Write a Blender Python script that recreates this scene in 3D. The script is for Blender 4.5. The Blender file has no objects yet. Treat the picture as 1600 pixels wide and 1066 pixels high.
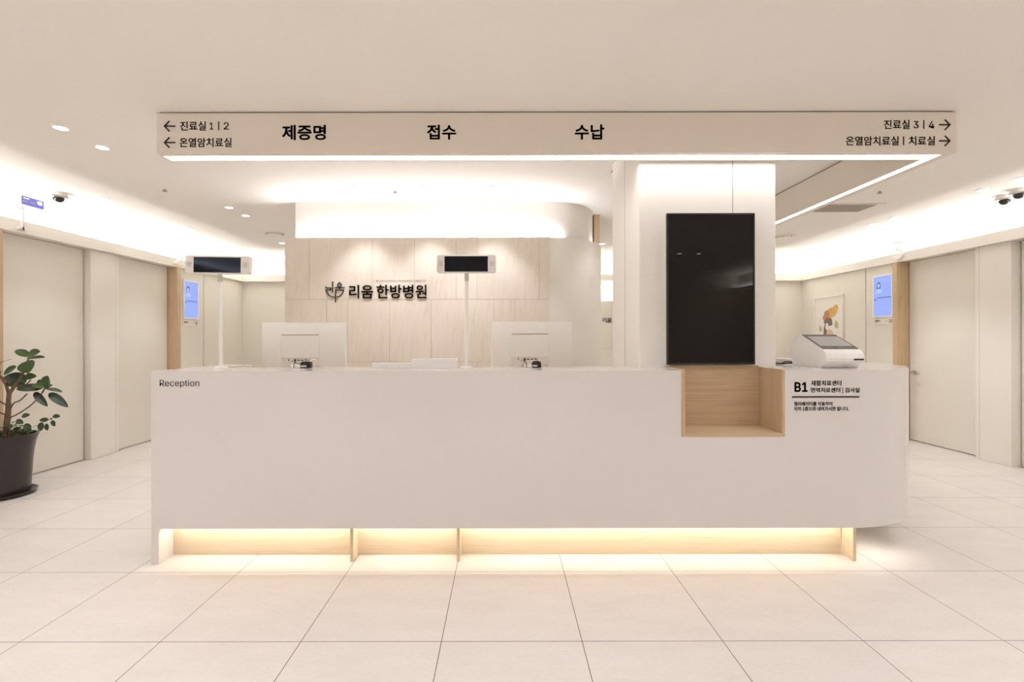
import bpy, bmesh, math, random
from mathutils import Vector, Matrix
C = bpy.context.scene.collection
S = bpy.context.scene
PI = math.pi
random.seed(7)

# ------------------------------------------------------------------ camera, world, exposure
F = 736.0            # focal length in pixels of the 1600 px wide frame
EYE = 1.293          # camera height
cam_d = bpy.data.cameras.new('camera')
cam_d.sensor_width = 36.0
cam_d.lens = F / 1600 * 36.0
cam_d.shift_x = 14.0 / 1600
cam_d.shift_y = -4.0 / 1600
cam_d.clip_start = 0.05
cam = bpy.data.objects.new('camera', cam_d)
C.objects.link(cam)
cam.location = (0, 0, EYE)
cam.rotation_euler = (PI / 2, 0.0017, 0)
S.camera = cam

w = bpy.data.worlds.new('world')
S.world = w
w.use_nodes = True
w.node_tree.nodes['Background'].inputs[0].default_value = (1.0, 0.95, 0.88, 1)
w.node_tree.nodes['Background'].inputs[1].default_value = 0.0

S.view_settings.view_transform = 'Standard'
S.view_settings.look = 'None'
S.view_settings.gamma = 1.0
S.view_settings.exposure = 0.19
S.view_settings.use_curve_mapping = False
S.cycles.max_bounces = 14
S.cycles.diffuse_bounces = 8
S.cycles.glossy_bounces = 4
S.cycles.use_denoising = True
S.cycles.sample_clamp_indirect = 6.0

WARM = (0.99, 1.0, 1.03)
COVE = (0.99, 1.0, 1.0)
NEUT = (0.99, 0.995, 1.03)
CEIL = 2.65


def area(name, loc, sx, sy, power, color=WARM, rot=(0, 0, 0), spread=PI, shape='RECTANGLE', parent=None):
    d = bpy.data.lights.new(name, 'AREA')
    d.shape = shape
    d.size = sx
    if shape in ('RECTANGLE', 'ELLIPSE'):
        d.size_y = sy
    d.energy = power
    d.color = color
    d.spread = spread
    o = bpy.data.objects.new(name, d)
    C.objects.link(o)
    o.location = loc
    o.rotation_euler = rot
    if parent:
        o.parent = parent
    return o


P_COVE = 5.5        # watts per metre of the wall coves
P_CORE = 6.5
P_DOWN = 29.0
P_ROOM = 50.0
P_DESK = 1.9
UP = (PI, 0, 0)
# strips that lie behind the lips of the coves (left, right, back) and on top of the stone wall
TL = math.radians(18)   # the strips lean towards the room
area('cove_light_left', (-4.430, 1.75, 2.3555), 0.004, 12.2, P_COVE * 12.2, COVE, (PI, TL, 0))
area('cove_light_right', (5.085, 1.75, 2.3555), 0.004, 12.2, P_COVE * 12.2, COVE, (PI, -TL, 0))
area('cove_light_back', (0.325, 7.965, 2.3555), 9.2, 0.004, P_COVE * 9.2, COVE, (PI + TL, 0, 0))
area('cove_light_core', (-0.80, 4.645, 2.262), 2.46, 0.006, P_CORE * 2.5, NEUT, (PI + math.radians(18), 0, 0))
area('cove_light_core_curve', (0.73, 4.80, 2.255), 0.62, 0.008, P_CORE * 0.7, NEUT, (PI, 0, math.radians(38)))
# strip fixed behind the apron of the desk
area('desk_light', (0.02, 2.748, 0.229), 3.96, 0.006, P_DESK * 4, (1.0, 0.91, 0.77), (math.radians(30), 0, 0))


area('desk_light_end', (2.19, 2.80, 0.229), 0.24, 0.006, P_DESK * 0.5, (1.0, 0.93, 0.82), (math.radians(30), 0, math.radians(12)))


# ------------------------------------------------------------------ materials
def new_mat(name):
    m = bpy.data.materials.new(name)
    m.use_nodes = True
    return m, m.node_tree.nodes, m.node_tree.links, m.node_tree.nodes['Principled BSDF']


def mat(name, col, rough=0.5, metal=0.0, spec=0.5, emit=None, es=0.0, coat=0.0, noise=0.0, nscale=12.0):
    m, n, l, b = new_mat(name)
    b.inputs['Roughness'].default_value = rough
    b.inputs['Metallic'].default_value = metal
    b.inputs['Specular IOR Level'].default_value = spec
    b.inputs['Coat Weight'].default_value = coat
    if coat:
        b.inputs['Coat Roughness'].default_value = 0.05
    c4 = (col[0], col[1], col[2], 1)
    tc = n.new('ShaderNodeTexCoord')
    nz = n.new('ShaderNodeTexNoise')
    nz.inputs['Scale'].default_value = nscale
    nz.inputs['Detail'].default_value = 3
    l.new(tc.outputs['Object'], nz.inputs['Vector'])
    mx = n.new('ShaderNodeMix')
    mx.data_type = 'RGBA'
    k = 1 - (noise or 0.015)
    mx.inputs['A'].default_value = c4
    mx.inputs['B'].default_value = (col[0] * k, col[1] * k, col[2] * k, 1)
    l.new(nz.outputs['Fac'], mx.inputs['Factor'])
    l.new(mx.outputs['Result'], b.inputs['Base Color'])
    if emit:
        b.inputs['Emission Color'].default_value = (emit[0], emit[1], emit[2], 1)
        b.inputs['Emission Strength'].default_value = es
    return m


def mat_floor():
    m, n, l, b = new_mat('floor_tile')
    geo = n.new('ShaderNodeNewGeometry')
    mp = n.new('ShaderNodeMapping')
    mp.inputs['Location'].default_value = (0.265, -0.21, 0)
    l.new(geo.outputs['Position'], mp.inputs['Vector'])
    br = n.new('ShaderNodeTexBrick')
    br.offset = 0.0
    br.inputs['Scale'].default_value = 1.0
    br.inputs['Brick Width'].default_value = 0.6
    br.inputs['Row Height'].default_value = 0.6
    br.inputs['Mortar Size'].default_value = 0.0017
    br.inputs['Mortar Smooth'].default_value = 0.0
    br.inputs['Bias'].default_value = 0.0
    br.inputs['Color1'].default_value = (0.625, 0.58, 0.55, 1)
    br.inputs['Color2'].default_value = (0.60, 0.557, 0.528, 1)
    br.inputs['Mortar'].default_value = (0.10, 0.082, 0.07, 1)
    l.new(mp.outputs['Vector'], br.inputs['Vector'])
    n1 = n.new('ShaderNodeTexNoise')
    n1.inputs['Scale'].default_value = 3.2
    n1.inputs['Detail'].default_value = 6
    n1.inputs['Roughness'].default_value = 0.65
    mp2 = n.new('ShaderNodeMapping')
    mp2.inputs['Rotation'].default_value = (0, 0, 0.5)
    mp2.inputs['Scale'].default_value = (1, 2.6, 1)
    l.new(geo.outputs['Position'], mp2.inputs['Vector'])
    l.new(mp2.outputs['Vector'], n1.inputs['Vector'])
    n2 = n.new('ShaderNodeTexNoise')
    n2.inputs['Scale'].default_value = 42
    n2.inputs['Detail'].default_value = 4
    l.new(mp2.outputs['Vector'], n2.inputs['Vector'])
    r1 = n.new('ShaderNodeValToRGB')
    r1.color_ramp.elements[0].position = 0.3
    r1.color_ramp.elements[0].color = (0.93, 0.92, 0.91, 1)
    r1.color_ramp.elements[1].position = 0.7
    r1.color_ramp.elements[1].color = (1, 1, 1, 1)
    l.new(n1.outputs['Fac'], r1.inputs['Fac'])
    r2 = n.new('ShaderNodeValToRGB')
    r2.color_ramp.elements[0].position = 0.3
    r2.color_ramp.elements[0].color = (0.96, 0.955, 0.95, 1)
    r2.color_ramp.elements[1].position = 0.6
    r2.color_ramp.elements[1].color = (1, 1, 1, 1)
    l.new(n2.outputs['Fac'], r2.inputs['Fac'])
    m1 = n.new('ShaderNodeMix'); m1.data_type = 'RGBA'; m1.blend_type = 'MULTIPLY'; m1.inputs['Factor'].default_value = 1
    m2 = n.new('ShaderNodeMix'); m2.data_type = 'RGBA'; m2.blend_type = 'MULTIPLY'; m2.inputs['Factor'].default_value = 1
    l.new(br.outputs['Color'], m1.inputs['A']); l.new(r1.outputs['Color'], m1.inputs['B'])
    l.new(m1.outputs['Result'], m2.inputs['A']); l.new(r2.outputs['Color'], m2.inputs['B'])
    l.new(m2.outputs['Result'], b.inputs['Base Color'])
    b.inputs['Roughness'].default_value = 0.42
    b.inputs['Specular IOR Level'].default_value = 0.35
    bp = n.new('ShaderNodeBump')
    bp.inputs['Strength'].default_value = 0.08
    bp.inputs['Distance'].default_value = 0.002
    l.new(n2.outputs['Fac'], bp.inputs['Height'])
    l.new(bp.outputs['Normal'], b.inputs['Normal'])
    return m


def mat_grain(name, ca, cb, cc, axis='Z', scale=15.0, stretch=26.0, tilt=0.0, rough=0.5, dist=1.5, lo=0.3, hi=0.75, spec=0.4, island=False):
    """wood or veined stone: noise stretched along one axis"""
    m, n, l, b = new_mat(name)
    geo = n.new('ShaderNodeTexCoord')
    rot = n.new('ShaderNodeMapping')
    rot.inputs['Rotation'].default_value = (0, tilt, 0)
    l.new(geo.outputs['Object'], rot.inputs['Vector'])
    if island:                   # every slab is cut from another part of the block
        ge = n.new('ShaderNodeNewGeometry')
        ml = n.new('ShaderNodeMath'); ml.operation = 'MULTIPLY'; ml.inputs[1].default_value = 37.0
        cxyz = n.new('ShaderNodeCombineXYZ')
        l.new(ge.outputs['Random Per Island'], ml.inputs[0])
        for q in (0, 1, 2):
            l.new(ml.outputs[0], cxyz.inputs[q])
        l.new(cxyz.outputs[0], rot.inputs['Location'])
    mp = n.new('ShaderNodeMapping')
    s = [stretch, stretch, stretch]
    s['XYZ'.index(axis)] = 1.0
    mp.inputs['Scale'].default_value = s
    l.new(rot.outputs['Vector'], mp.inputs['Vector'])
    a = n.new('ShaderNodeTexNoise')
    a.inputs['Scale'].default_value = scale / stretch * 4
    a.inputs['Detail'].default_value = 7
    a.inputs['Roughness'].default_value = 0.6
    a.inputs['Distortion'].default_value = dist
    l.new(mp.outputs['Vector'], a.inputs['Vector'])
    r = n.new('ShaderNodeValToRGB')
    r.color_ramp.elements[0].position = lo
    r.color_ramp.elements[0].color = (*cc, 1)
    r.color_ramp.elements[1].position = hi
    r.color_ramp.elements[1].color = (*ca, 1)
    e = r.color_ramp.elements.new((lo + hi) / 2)
    e.color = (*cb, 1)
    l.new(a.outputs['Fac'], r.inputs['Fac'])
    l.new(r.outputs['Color'], b.inputs['Base Color'])
    b.inputs['Roughness'].default_value = rough
    b.inputs['Specular IOR Level'].default_value = spec
    return m


M = {}
M['ceiling'] = mat('ceiling_paint', (0.90, 0.872, 0.838), 0.9, spec=0.1)
M['wall'] = mat('wall_cream', (0.80, 0.77, 0.70), 0.7, spec=0.2)
M['panel'] = mat('panel_cream', (0.77, 0.735, 0.665), 0.55, spec=0.3)
M['pilaster'] = mat('pilaster_cream', (0.82, 0.785, 0.73), 0.55, spec=0.3)
M['white'] = mat('white_paint', (0.85, 0.82, 0.78), 0.6, spec=0.3)
M['column'] = mat('column_white', (0.90, 0.885, 0.865), 0.45, spec=0.3)
M['sign'] = mat('sign_white', (0.78, 0.725, 0.655), 0.5, spec=0.3)
M['desk'] = mat('solid_surface', (0.70, 0.668, 0.66), 0.12, spec=0.5)
M['plastic'] = mat('white_plastic', (0.90, 0.89, 0.88), 0.3)
M['plastic2'] = mat('warm_white_plastic', (0.82, 0.79, 0.76), 0.38)
M['grey_plastic'] = mat('grey_plastic', (0.62, 0.60, 0.58), 0.5)
M['ink'] = mat('dark_lettering', (0.040, 0.033, 0.031), 0.5, spec=0.3)
M['ink_soft'] = mat('faint_lettering', (0.50, 0.43, 0.37), 0.5, spec=0.3)
M['black'] = mat('black_plastic', (0.012, 0.011, 0.011), 0.35)
M['screen'] = mat('black_glass', (0.010, 0.008, 0.007), 0.015, spec=0.27)
M['screen_coated'] = mat('coated_black_glass', (0.012, 0.010, 0.009), 0.05, spec=0.24)
M['screen_coated'].node_tree.nodes['Principled BSDF'].inputs['Specular Tint'].default_value = (0.45, 0.62, 1.0, 1)
M['seam'] = mat('seam_shadow_gap', (0.20, 0.165, 0.13), 0.8)
M['seam_light'] = mat('seam_cream', (0.50, 0.43, 0.35), 0.7)
M['metal'] = mat('brushed_nickel', (0.60, 0.56, 0.50), 0.3, 1.0)
M['chrome'] = mat('chrome', (0.75, 0.74, 0.73), 0.12, 1.0)
M['lens'] = mat('lamp_lens', (0.9, 0.9, 0.9), 0.4, emit=(1, 0.97, 0.94), es=12.0)
M['led'] = mat('led_diffuser', (0.9, 0.9, 0.9), 0.4, emit=(1, 0.97, 0.93), es=8.3)
M['led_warm'] = mat('led_tape_warm', (0.9, 0.9, 0.9), 0.4, emit=(1, 0.92, 0.78), es=1.5)
M['acrylic'] = mat('milky_acrylic', (0.88, 0.87, 0.87), 0.2)
M['number'] = mat('number_acrylic', (0.86, 0.83, 0.79), 0.3)
M['blue_screen'] = mat('blue_screen', (0.02, 0.02, 0.03), 0.2, emit=(0.33, 0.44, 1.0), es=0.82)
M['screen_light'] = mat('screen_pale', (0.02, 0.02, 0.03), 0.2, emit=(0.48, 0.57, 1.0), es=0.85)
M['screen_ink'] = mat('screen_navy', (0.02, 0.02, 0.03), 0.2, emit=(0.05, 0.07, 0.18), es=0.9)
M['screen_mid'] = mat('screen_mid_blue', (0.02, 0.02, 0.03), 0.2, emit=(0.22, 0.32, 0.75), es=0.9)
M['kiosk_screen'] = mat('grey_touch_screen', (0.42, 0.41, 0.43), 0.12)
M['kiosk_bezel'] = mat('taupe_bezel', (0.12, 0.10, 0.085), 0.25)
M['blue_sign'] = mat('blue_sign', (0.05, 0.045, 0.30), 0.4)
M['white_print'] = mat('white_print', (0.9, 0.9, 0.92), 0.5)
M['dome'] = mat('smoked_dome', (0.03, 0.025, 0.025), 0.1)
M['grille'] = mat('air_grille', (0.40, 0.35, 0.30), 0.6)
M['pot'] = mat('glazed_brown_pot', (0.030, 0.021, 0.021), 0.28, spec=0.5, noise=0.3, nscale=9)
M['soil'] = mat('soil', (0.05, 0.032, 0.02), 0.95, noise=0.5, nscale=60)
M['bark'] = mat('bark', (0.21, 0.135, 0.085), 0.85, noise=0.45, nscale=70)
M['twig'] = mat('reddish_twig', (0.16, 0.075, 0.045), 0.7, noise=0.3, nscale=60)
M['leaf'] = mat('rubber_leaf', (0.045, 0.105, 0.025), 0.28, noise=0.5, nscale=14)
M['leaf_dark'] = mat('rubber_leaf_dark', (0.024, 0.05, 0.03), 0.25, noise=0.4, nscale=14)
M['leaf_small'] = mat('small_leaf', (0.03, 0.065, 0.02), 0.4, noise=0.5, nscale=40)
M['midrib'] = mat('leaf_midrib', (0.14, 0.20, 0.06), 0.5)
M['yellow'] = mat('yellow_plug', (0.55, 0.45, 0.05), 0.4)
M['label'] = mat('silver_label', (0.55, 0.56, 0.57), 0.4)
M['paper'] = mat('mat_board', (0.83, 0.80, 0.75), 0.8)
M['a_orange'] = mat('watercolour_orange', (0.80, 0.50, 0.15), 0.8, noise=0.45, nscale=18)
M['a_red'] = mat('watercolour_red', (0.58, 0.26, 0.15), 0.8, noise=0.4, nscale=60)
M['a_brown'] = mat('watercolour_brown', (0.24, 0.18, 0.15), 0.8, noise=0.5, nscale=20)
M['a_peach'] = mat('watercolour_peach', (0.78, 0.55, 0.36), 0.8, noise=0.4, nscale=25)
M['a_green'] = mat('watercolour_green', (0.55, 0.53, 0.30), 0.8, noise=0.3, nscale=30)
M['floor'] = mat_floor()
WA, WB, WC = (0.64, 0.49, 0.335), (0.595, 0.445, 0.295), (0.50, 0.36, 0.225)
WA, WB, WC = (0.60, 0.455, 0.305), (0.555, 0.41, 0.265), (0.465, 0.33, 0.20)
M['wood_v'] = mat_grain('oak_vertical', WA, WB, WC, 'Z')
M['wood_h'] = mat_grain('oak_horizontal', WA, WB, WC, 'X')
M['wood_light'] = mat_grain('pale_oak', (0.70, 0.59, 0.44), (0.67, 0.555, 0.405), (0.60, 0.48, 0.335), 'X')
M['stone'] = mat_grain('veined_beige_stone', (0.75, 0.68, 0.605), (0.72, 0.645, 0.565), (0.62, 0.53, 0.435), 'Z', scale=8.0,
                       stretch=8.0, tilt=math.radians(-7), rough=0.4, dist=0.9, lo=0.2, hi=0.6, island=True)


# ------------------------------------------------------------------ helpers
def at(px, py, Y):
    """a point of the photograph at the depth Y, in metres"""
    return Vector(((px - 786) * Y / F, Y, EYE + (529 - py) * Y / F))


def ceil_at(px, py):
    Y = (CEIL - EYE) * F / (529 - py)
    return (px - 786) * Y / F, Y


def link(name, me, m, parent=None):
    o = bpy.data.objects.new(name, me)
    C.objects.link(o)
    for mm in (m if isinstance(m, (list, tuple)) else [m]):
        me.materials.append(mm)
    if parent:
        o.parent = parent
        o.matrix_parent_inverse = parent.matrix_basis.inverted()
    return o


def obj(name, bm, m, parent=None, smooth=False, bevel=0.0, seg=2):
    bmesh.ops.recalc_face_normals(bm, faces=bm.faces)
    me = bpy.data.meshes.new(name)
    bm.to_mesh(me)
    bm.free()
    if smooth:
        for p in me.polygons:
            p.use_smooth = True
        me.set_sharp_from_angle(angle=math.radians(38))
    o = link(name, me, m, parent)
    if bevel:
        b = o.modifiers.new('bevel', 'BEVEL')
        b.width = bevel
        b.segments = seg
        b.limit_method = 'ANGLE'
        b.angle_limit = math.radians(40)
    return o


def tag(o, label, cat, group=None):
    o['label'] = label
    o['category'] = cat
    if group:
        o['group'] = group
    return o


def thing(name, label, cat, loc, group=None, rz=0.0):
    o = bpy.data.objects.new(name, None)
    C.objects.link(o)
    o.empty_display_size = 0.05
    o.location = loc
    o.rotation_euler = (0, 0, rz)
    bpy.context.view_layer.update()
    return tag(o, label, cat, group)


def struct(o):
    o['kind'] = 'structure'
    return o


def add_box(bm, x0, x1, y0, y1, z0, z1):
    v = [bm.verts.new(p) for p in ((x0, y0, z0), (x1, y0, z0), (x1, y1, z0), (x0, y1, z0),
                                   (x0, y0, z1), (x1, y0, z1), (x1, y1, z1), (x0, y1, z1))]
    for f in ((0, 3, 2, 1), (4, 5, 6, 7), (0, 1, 5, 4), (1, 2, 6, 5), (2, 3, 7, 6), (3, 0, 4, 7)):
        bm.faces.new([v[i] for i in f])


def bx(name, x0, x1, y0, y1, z0, z1, m, parent=None, bevel=0.0, seg=2):
    bm = bmesh.new()
    add_box(bm, x0, x1, y0, y1, z0, z1)
    return obj(name, bm, m, parent, bevel=bevel, seg=seg)


def add_prism(bm, pts, d0, d1, fn):
    """closed outline pts (a, b) pulled from d0 to d1; fn(a, b, d) gives the 3D point"""
    a = [bm.verts.new(fn(p[0], p[1], d0)) for p in pts]
    b = [bm.verts.new(fn(p[0], p[1], d1)) for p in pts]
    k = len(pts)
    bm.faces.new(a)
    bm.faces.new(list(reversed(b)))
    for i in range(k):
        bm.faces.new([a[i], a[(i + 1) % k], b[(i + 1) % k], b[i]])


def plan(x, y, z):
    return (x, y, z)


def add_wall_path(bm, outer, inner, z0, z1):
    """a wall of constant plan between two paths of the same number of points"""
    k = len(outer)
    r = [[bm.verts.new((p[0], p[1], z)) for p in pth] for pth in (outer, inner) for z in (z0, z1)]
    o0, o1, i0, i1 = r
    for j in range(k - 1):
        bm.faces.new([o0[j], o0[j + 1], o1[j + 1], o1[j]])
        bm.faces.new([i0[j + 1], i0[j], i1[j], i1[j + 1]])
        bm.faces.new([o1[j], o1[j + 1], i1[j + 1], i1[j]])
        bm.faces.new([o0[j + 1], o0[j], i0[j], i0[j + 1]])
    bm.faces.new([o0[0], o1[0], i1[0], i0[0]])
    bm.faces.new([o0[-1], i0[-1], i1[-1], o1[-1]])


def add_lathe(bm, prof, cx, cy, seg=32, cap=True):
    rings = []
    for r, z in prof:
        rings.append([bm.verts.new((cx + r * math.cos(2 * PI * i / seg), cy + r * math.sin(2 * PI * i / seg), z)) for i in range(seg)])
    for a, b in zip(rings, rings[1:]):
        for i in range(seg):
            j = (i + 1) % seg
            bm.faces.new([a[i], a[j], b[j], b[i]])
    if cap:
        bm.faces.new(list(reversed(rings[0])))
        bm.faces.new(rings[-1])


def add_tube(bm, pts, rad, seg=10):
    pts = [Vector(p) for p in pts]
    if not isinstance(rad, (list, tuple)):
        rad = [rad] * len(pts)
    rings = []
    for i, p in enumerate(pts):
        t = (pts[min(i + 1, len(pts) - 1)] - pts[max(i - 1, 0)]).normalized()
        up = Vector((0, 1, 0)) if abs(t.y) < 0.9 else Vector((1, 0, 0))
        u = t.cross(up).normalized()
        v = t.cross(u).normalized()
        rings.append([bm.verts.new(p + (u * math.cos(2 * PI * k / seg) + v * math.sin(2 * PI * k / seg)) * rad[i]) for k in range(seg)])
    for a, b in zip(rings, rings[1:]):
        for k in range(seg):
            j = (k + 1) % seg
            bm.faces.new([a[k], a[j], b[j], b[k]])
    bm.faces.new(list(reversed(rings[0])))
    bm.faces.new(rings[-1])


def smooth_path(pts, n=6):
    """Catmull-Rom through the points"""
    P = [Vector(p) for p in pts]
    P = [2 * P[0] - P[1]] + P + [2 * P[-1] - P[-2]]
    out = []
    for i in range(1, len(P) - 2):
        for k in range(n):
            t = k / n
            a, b, c, d = P[i - 1], P[i], P[i + 1], P[i + 2]
            out.append(0.5 * ((2 * b) + (c - a) * t + (2 * a - 5 * b + 4 * c - d) * t * t + (3 * b - a - 3 * c + d) * t ** 3))
    out.append(P[-2])
    return out


def add_stroke(bm, pts, width, frame, depth):
    """flat raised line through 2D points; frame = (origin, u, v, n)"""
    o, u, v, nrm = frame
    k = len(pts)
    closed = (Vector(pts[0]) - Vector(pts[-1])).length < 1e-6
    L = []
    for i in range(k):
        p = Vector(pts[i])
        if closed:
            a = Vector(pts[i - 1]) if i else Vector(pts[-2])
            b = Vector(pts[i + 1]) if i < k - 1 else Vector(pts[1])
        else:
            a = Vector(pts[max(i - 1, 0)])
            b = Vector(pts[min(i + 1, k - 1)])
        d1 = (p - a).normalized() if (p - a).length > 1e-9 else (b - p).normalized()
        d2 = (b - p).normalized() if (b - p).length > 1e-9 else d1
        t = (d1 + d2).normalized()
        nn = Vector((-t.y, t.x))
        c = max(0.5, nn.dot(Vector((-d1.y, d1.x))))
        L.append((p + nn * width / 2 / c, p - nn * width / 2 / c))
    def to3(q, d):
        return o + u * q.x + v * q.y + nrm * d
    R = [[bm.verts.new(to3(q[0], 0)), bm.verts.new(to3(q[1], 0)), bm.verts.new(to3(q[1], depth)), bm.verts.new(to3(q[0], depth))] for q in L]
    for a, b in zip(R, R[1:]):
        for i in range(4):
            j = (i + 1) % 4
            bm.faces.new([a[i], a[j], b[j], b[i]])
    if not closed:
        bm.faces.new(R[0])
        bm.faces.new(list(reversed(R[-1])))


def plain_font(name):
    """an upright sans serif that ships inside Blender; its built-in default otherwise"""
    import os
    try:
        return bpy.data.fonts.load(os.path.join(bpy.utils.system_resource('DATAFILES', path='fonts'), name), check_existing=True)
    except Exception:
        return None


LATIN = plain_font('Inter.woff2')
HANGUL = plain_font('Noto Sans CJK Regular.woff2')


def text(name, body, frame, x0, x1, z0, z1, m, parent=None, depth=0.001, bold=0.0):
    """lettering fitted into the rectangle x0..x1, z0..z1 of the frame (origin, u, v, n)"""
    c = bpy.data.curves.new(name, 'FONT')
    c.body = body
    c.size = 1.0
    c.resolution_u = 3
    f = LATIN if body.isascii() else HANGUL
    if f:
        c.font = f
    t = bpy.data.objects.new(name + '_curve', c)
    C.objects.link(t)
    dg = bpy.context.evaluated_depsgraph_get()
    src = bpy.data.meshes.new_from_object(t.evaluated_get(dg))
    bm = bmesh.new()
    bm.from_mesh(src)
    bpy.data.objects.remove(t)
    bpy.data.curves.remove(c)
    bpy.data.meshes.remove(src)
    if bold:                     # thicken every stroke evenly
        base = list(bm.faces)
        for i in range(8):
            r = bmesh.ops.duplicate(bm, geom=base)
            a = 2 * PI * i / 8
            bmesh.ops.translate(bm, vec=(bold * math.cos(a), bold * math.sin(a), 0), verts=[g for g in r['geom'] if isinstance(g, bmesh.types.BMVert)])
    xs = [q.co.x for q in bm.verts]
    ys = [q.co.y for q in bm.verts]
    ax, bxx, ay, by = min(xs), max(xs), min(ys), max(ys)
    o, u, v, nrm = frame
    ext = bmesh.ops.extrude_face_region(bm, geom=list(bm.faces))
    top = {g for g in ext['geom'] if isinstance(g, bmesh.types.BMVert)}
    for q in bm.verts:
        X = x0 + (q.co.x - ax) / (bxx - ax) * (x1 - x0)
        Z = z0 + (q.co.y - ay) / (by - ay) * (z1 - z0)
        q.co = o + u * X + v * Z + nrm * (depth if q in top else 0.0)
    return obj(name, bm, m, parent)


def front(Y):
    """frame on a vertical plane that faces the camera, at depth Y; coordinates are world x and z"""
    return (Vector((0, Y, 0)), Vector((1, 0, 0)), Vector((0, 0, 1)), Vector((0, -1, 0)))


def facing_px(X):
    """on a plane facing +X (left wall): coordinates are world y and z"""
    return (Vector((X, 0, 0)), Vector((0, 1, 0)), Vector((0, 0, 1)), Vector((1, 0, 0)))


def facing_nx(X):
    """on a plane facing -X (right wall): coordinates are minus world y, and z"""
    return (Vector((X, 0, 0)), Vector((0, -1, 0)), Vector((0, 0, 1)), Vector((-1, 0, 0)))


def px_text(name, body, Y, X0, X1, Y0, Y1, m, parent, depth=0.001, bold=0.0):
    a = at(X0, Y1, Y)
    b = at(X1, Y0, Y)
    return text(name, body, front(Y), a.x, b.x, a.z, b.z, m, parent, depth, bold)


def arc(cx, cy, r, a0, a1, n):
    return [(cx + r * math.cos(math.radians(a0 + (a1 - a0) * i / n)), cy + r * math.sin(math.radians(a0 + (a1 - a0) * i / n))) for i in range(n + 1)]


def quad(bm, frame, x0, x1, z0, z1, d0, d1):
    o, u, v, nrm = frame
    add_prism(bm, [(x0, z0), (x1, z0), (x1, z1), (x0, z1)], d0, d1, lambda a, b, d: o + u * a + v * b + nrm * d)


def plate(name, frame, x0, x1, z0, z1, d0, d1, m, parent=None, bevel=0.0):
    bm = bmesh.new()
    quad(bm, frame, x0, x1, z0, z1, d0, d1)
    return obj(name, bm, m, parent, bevel=bevel)


# ------------------------------------------------------------------ the setting
YB = -4.4            # the lobby wall behind the camera
struct(bx('floor', -4.75, 5.45, YB - 0.2, 8.35, -0.12, 0.0, M['floor']))
struct(bx('ceiling', -4.75, 5.45, YB - 0.2, 8.35, CEIL, CEIL + 0.12, M['ceiling']))
bm = bmesh.new()
add_box(bm, -4.75, -4.56, YB, 8.35, 0, 2.257)
add_box(bm, -4.75, -4.455, YB, 8.35, 2.257, CEIL)
struct(obj('wall_left', bm, M['wall']))
bm = bmesh.new()
add_box(bm, 5.24, 5.45, YB, 8.35, 0, 2.257)
add_box(bm, 5.11, 5.45, YB, 8.35, 2.257, CEIL)
struct(obj('wall_right', bm, M['wall']))
bm = bmesh.new()
add_box(bm, -4.56, 1.30, 8.0, 8.35, 0, 2.257)
add_box(bm, 1.30, 2.60, 8.22, 8.35, 0, 2.257)
add_box(bm, 1.30, 2.60, 8.0, 8.22, 0, 1.93)
add_box(bm, 2.60, 5.24, 8.0, 8.35, 0, 2.257)
add_box(bm, -4.455, 5.11, 8.0, 8.35, 2.257, CEIL)
struct(obj('wall_back', bm, M['wall']))
struct(bx('wall_front', -4.75, 5.45, YB - 0.2, YB, 0, CEIL, M['wall']))
area('niche_light', (1.95, 8.10, 2.245), 1.2, 0.02, 26, COVE)
# cove lips: a soffit board and an upright board along the left, right and back walls
bm = bmesh.new()
add_box(bm, -4.455, -4.365, YB, 7.90, 2.257, 2.275)
add_box(bm, -4.385, -4.365, YB, 7.90, 2.275, 2.37)
struct(obj('trim_1', bm, M['pilaster']))
bm = bmesh.new()
add_box(bm, 5.02, 5.11, YB, 7.90, 2.257, 2.275)
add_box(bm, 5.02, 5.04, YB, 7.90, 2.275, 2.37)
struct(obj('trim_2', bm, M['pilaster']))
bm = bmesh.new()
add_box(bm, -4.455, 5.11, 7.90, 8.0, 2.257, 2.275)
add_box(bm, -4.365, 5.02, 7.90, 7.92, 2.275, 2.37)
struct(obj('trim_3', bm, M['pilaster']))

# left wall, from near to far: door, pilaster, door, oak jamb, panels
H = 2.256
struct(bx('trim_4', -4.56, -4.35, 4.03, 4.10, 0, H, M['wood_v']))
d1 = struct(bx('door_1', -4.55, -4.485, 4.10, 5.03, 0.008, H - 0.004, M['panel']))
bm = bmesh.new()
add_box(bm, -4.56, -4.415, 5.045, 5.372, 0, H)
struct(obj('trim_5', bm, M['pilaster'], bevel=0.004))
struct(bx('trim_6', -4.56, -4.425, 5.380, 5.425, 0, H, M['pilaster'], bevel=0.003))
struct(bx('trim_14', -4.56, -4.421, 5.372, 5.380, 0, H, M['seam_light']))
d2 = struct(bx('door_2', -4.55, -4.485, 5.428, 6.29, 0.008, H - 0.004, M['panel']))
struct(bx('trim_7', -4.56, -4.35, 6.30, 6.36, 0, H, M['wood_v']))
struct(bx('wall_left_panel', -4.56, -4.415, 6.36, 6.94, 0, H, M['panel']))
struct(bx('trim_8', -4.56, -4.422, 6.94, 6.956, 0, H, M['seam_light']))
struct(bx('wall_left_panel', -4.56, -4.415, 6.956, 8.0, 0, H, M['panel']))
struct(bx('wall_left_panel', -4.56, -4.415, YB, 4.03, 0, H, M['panel']))
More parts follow.
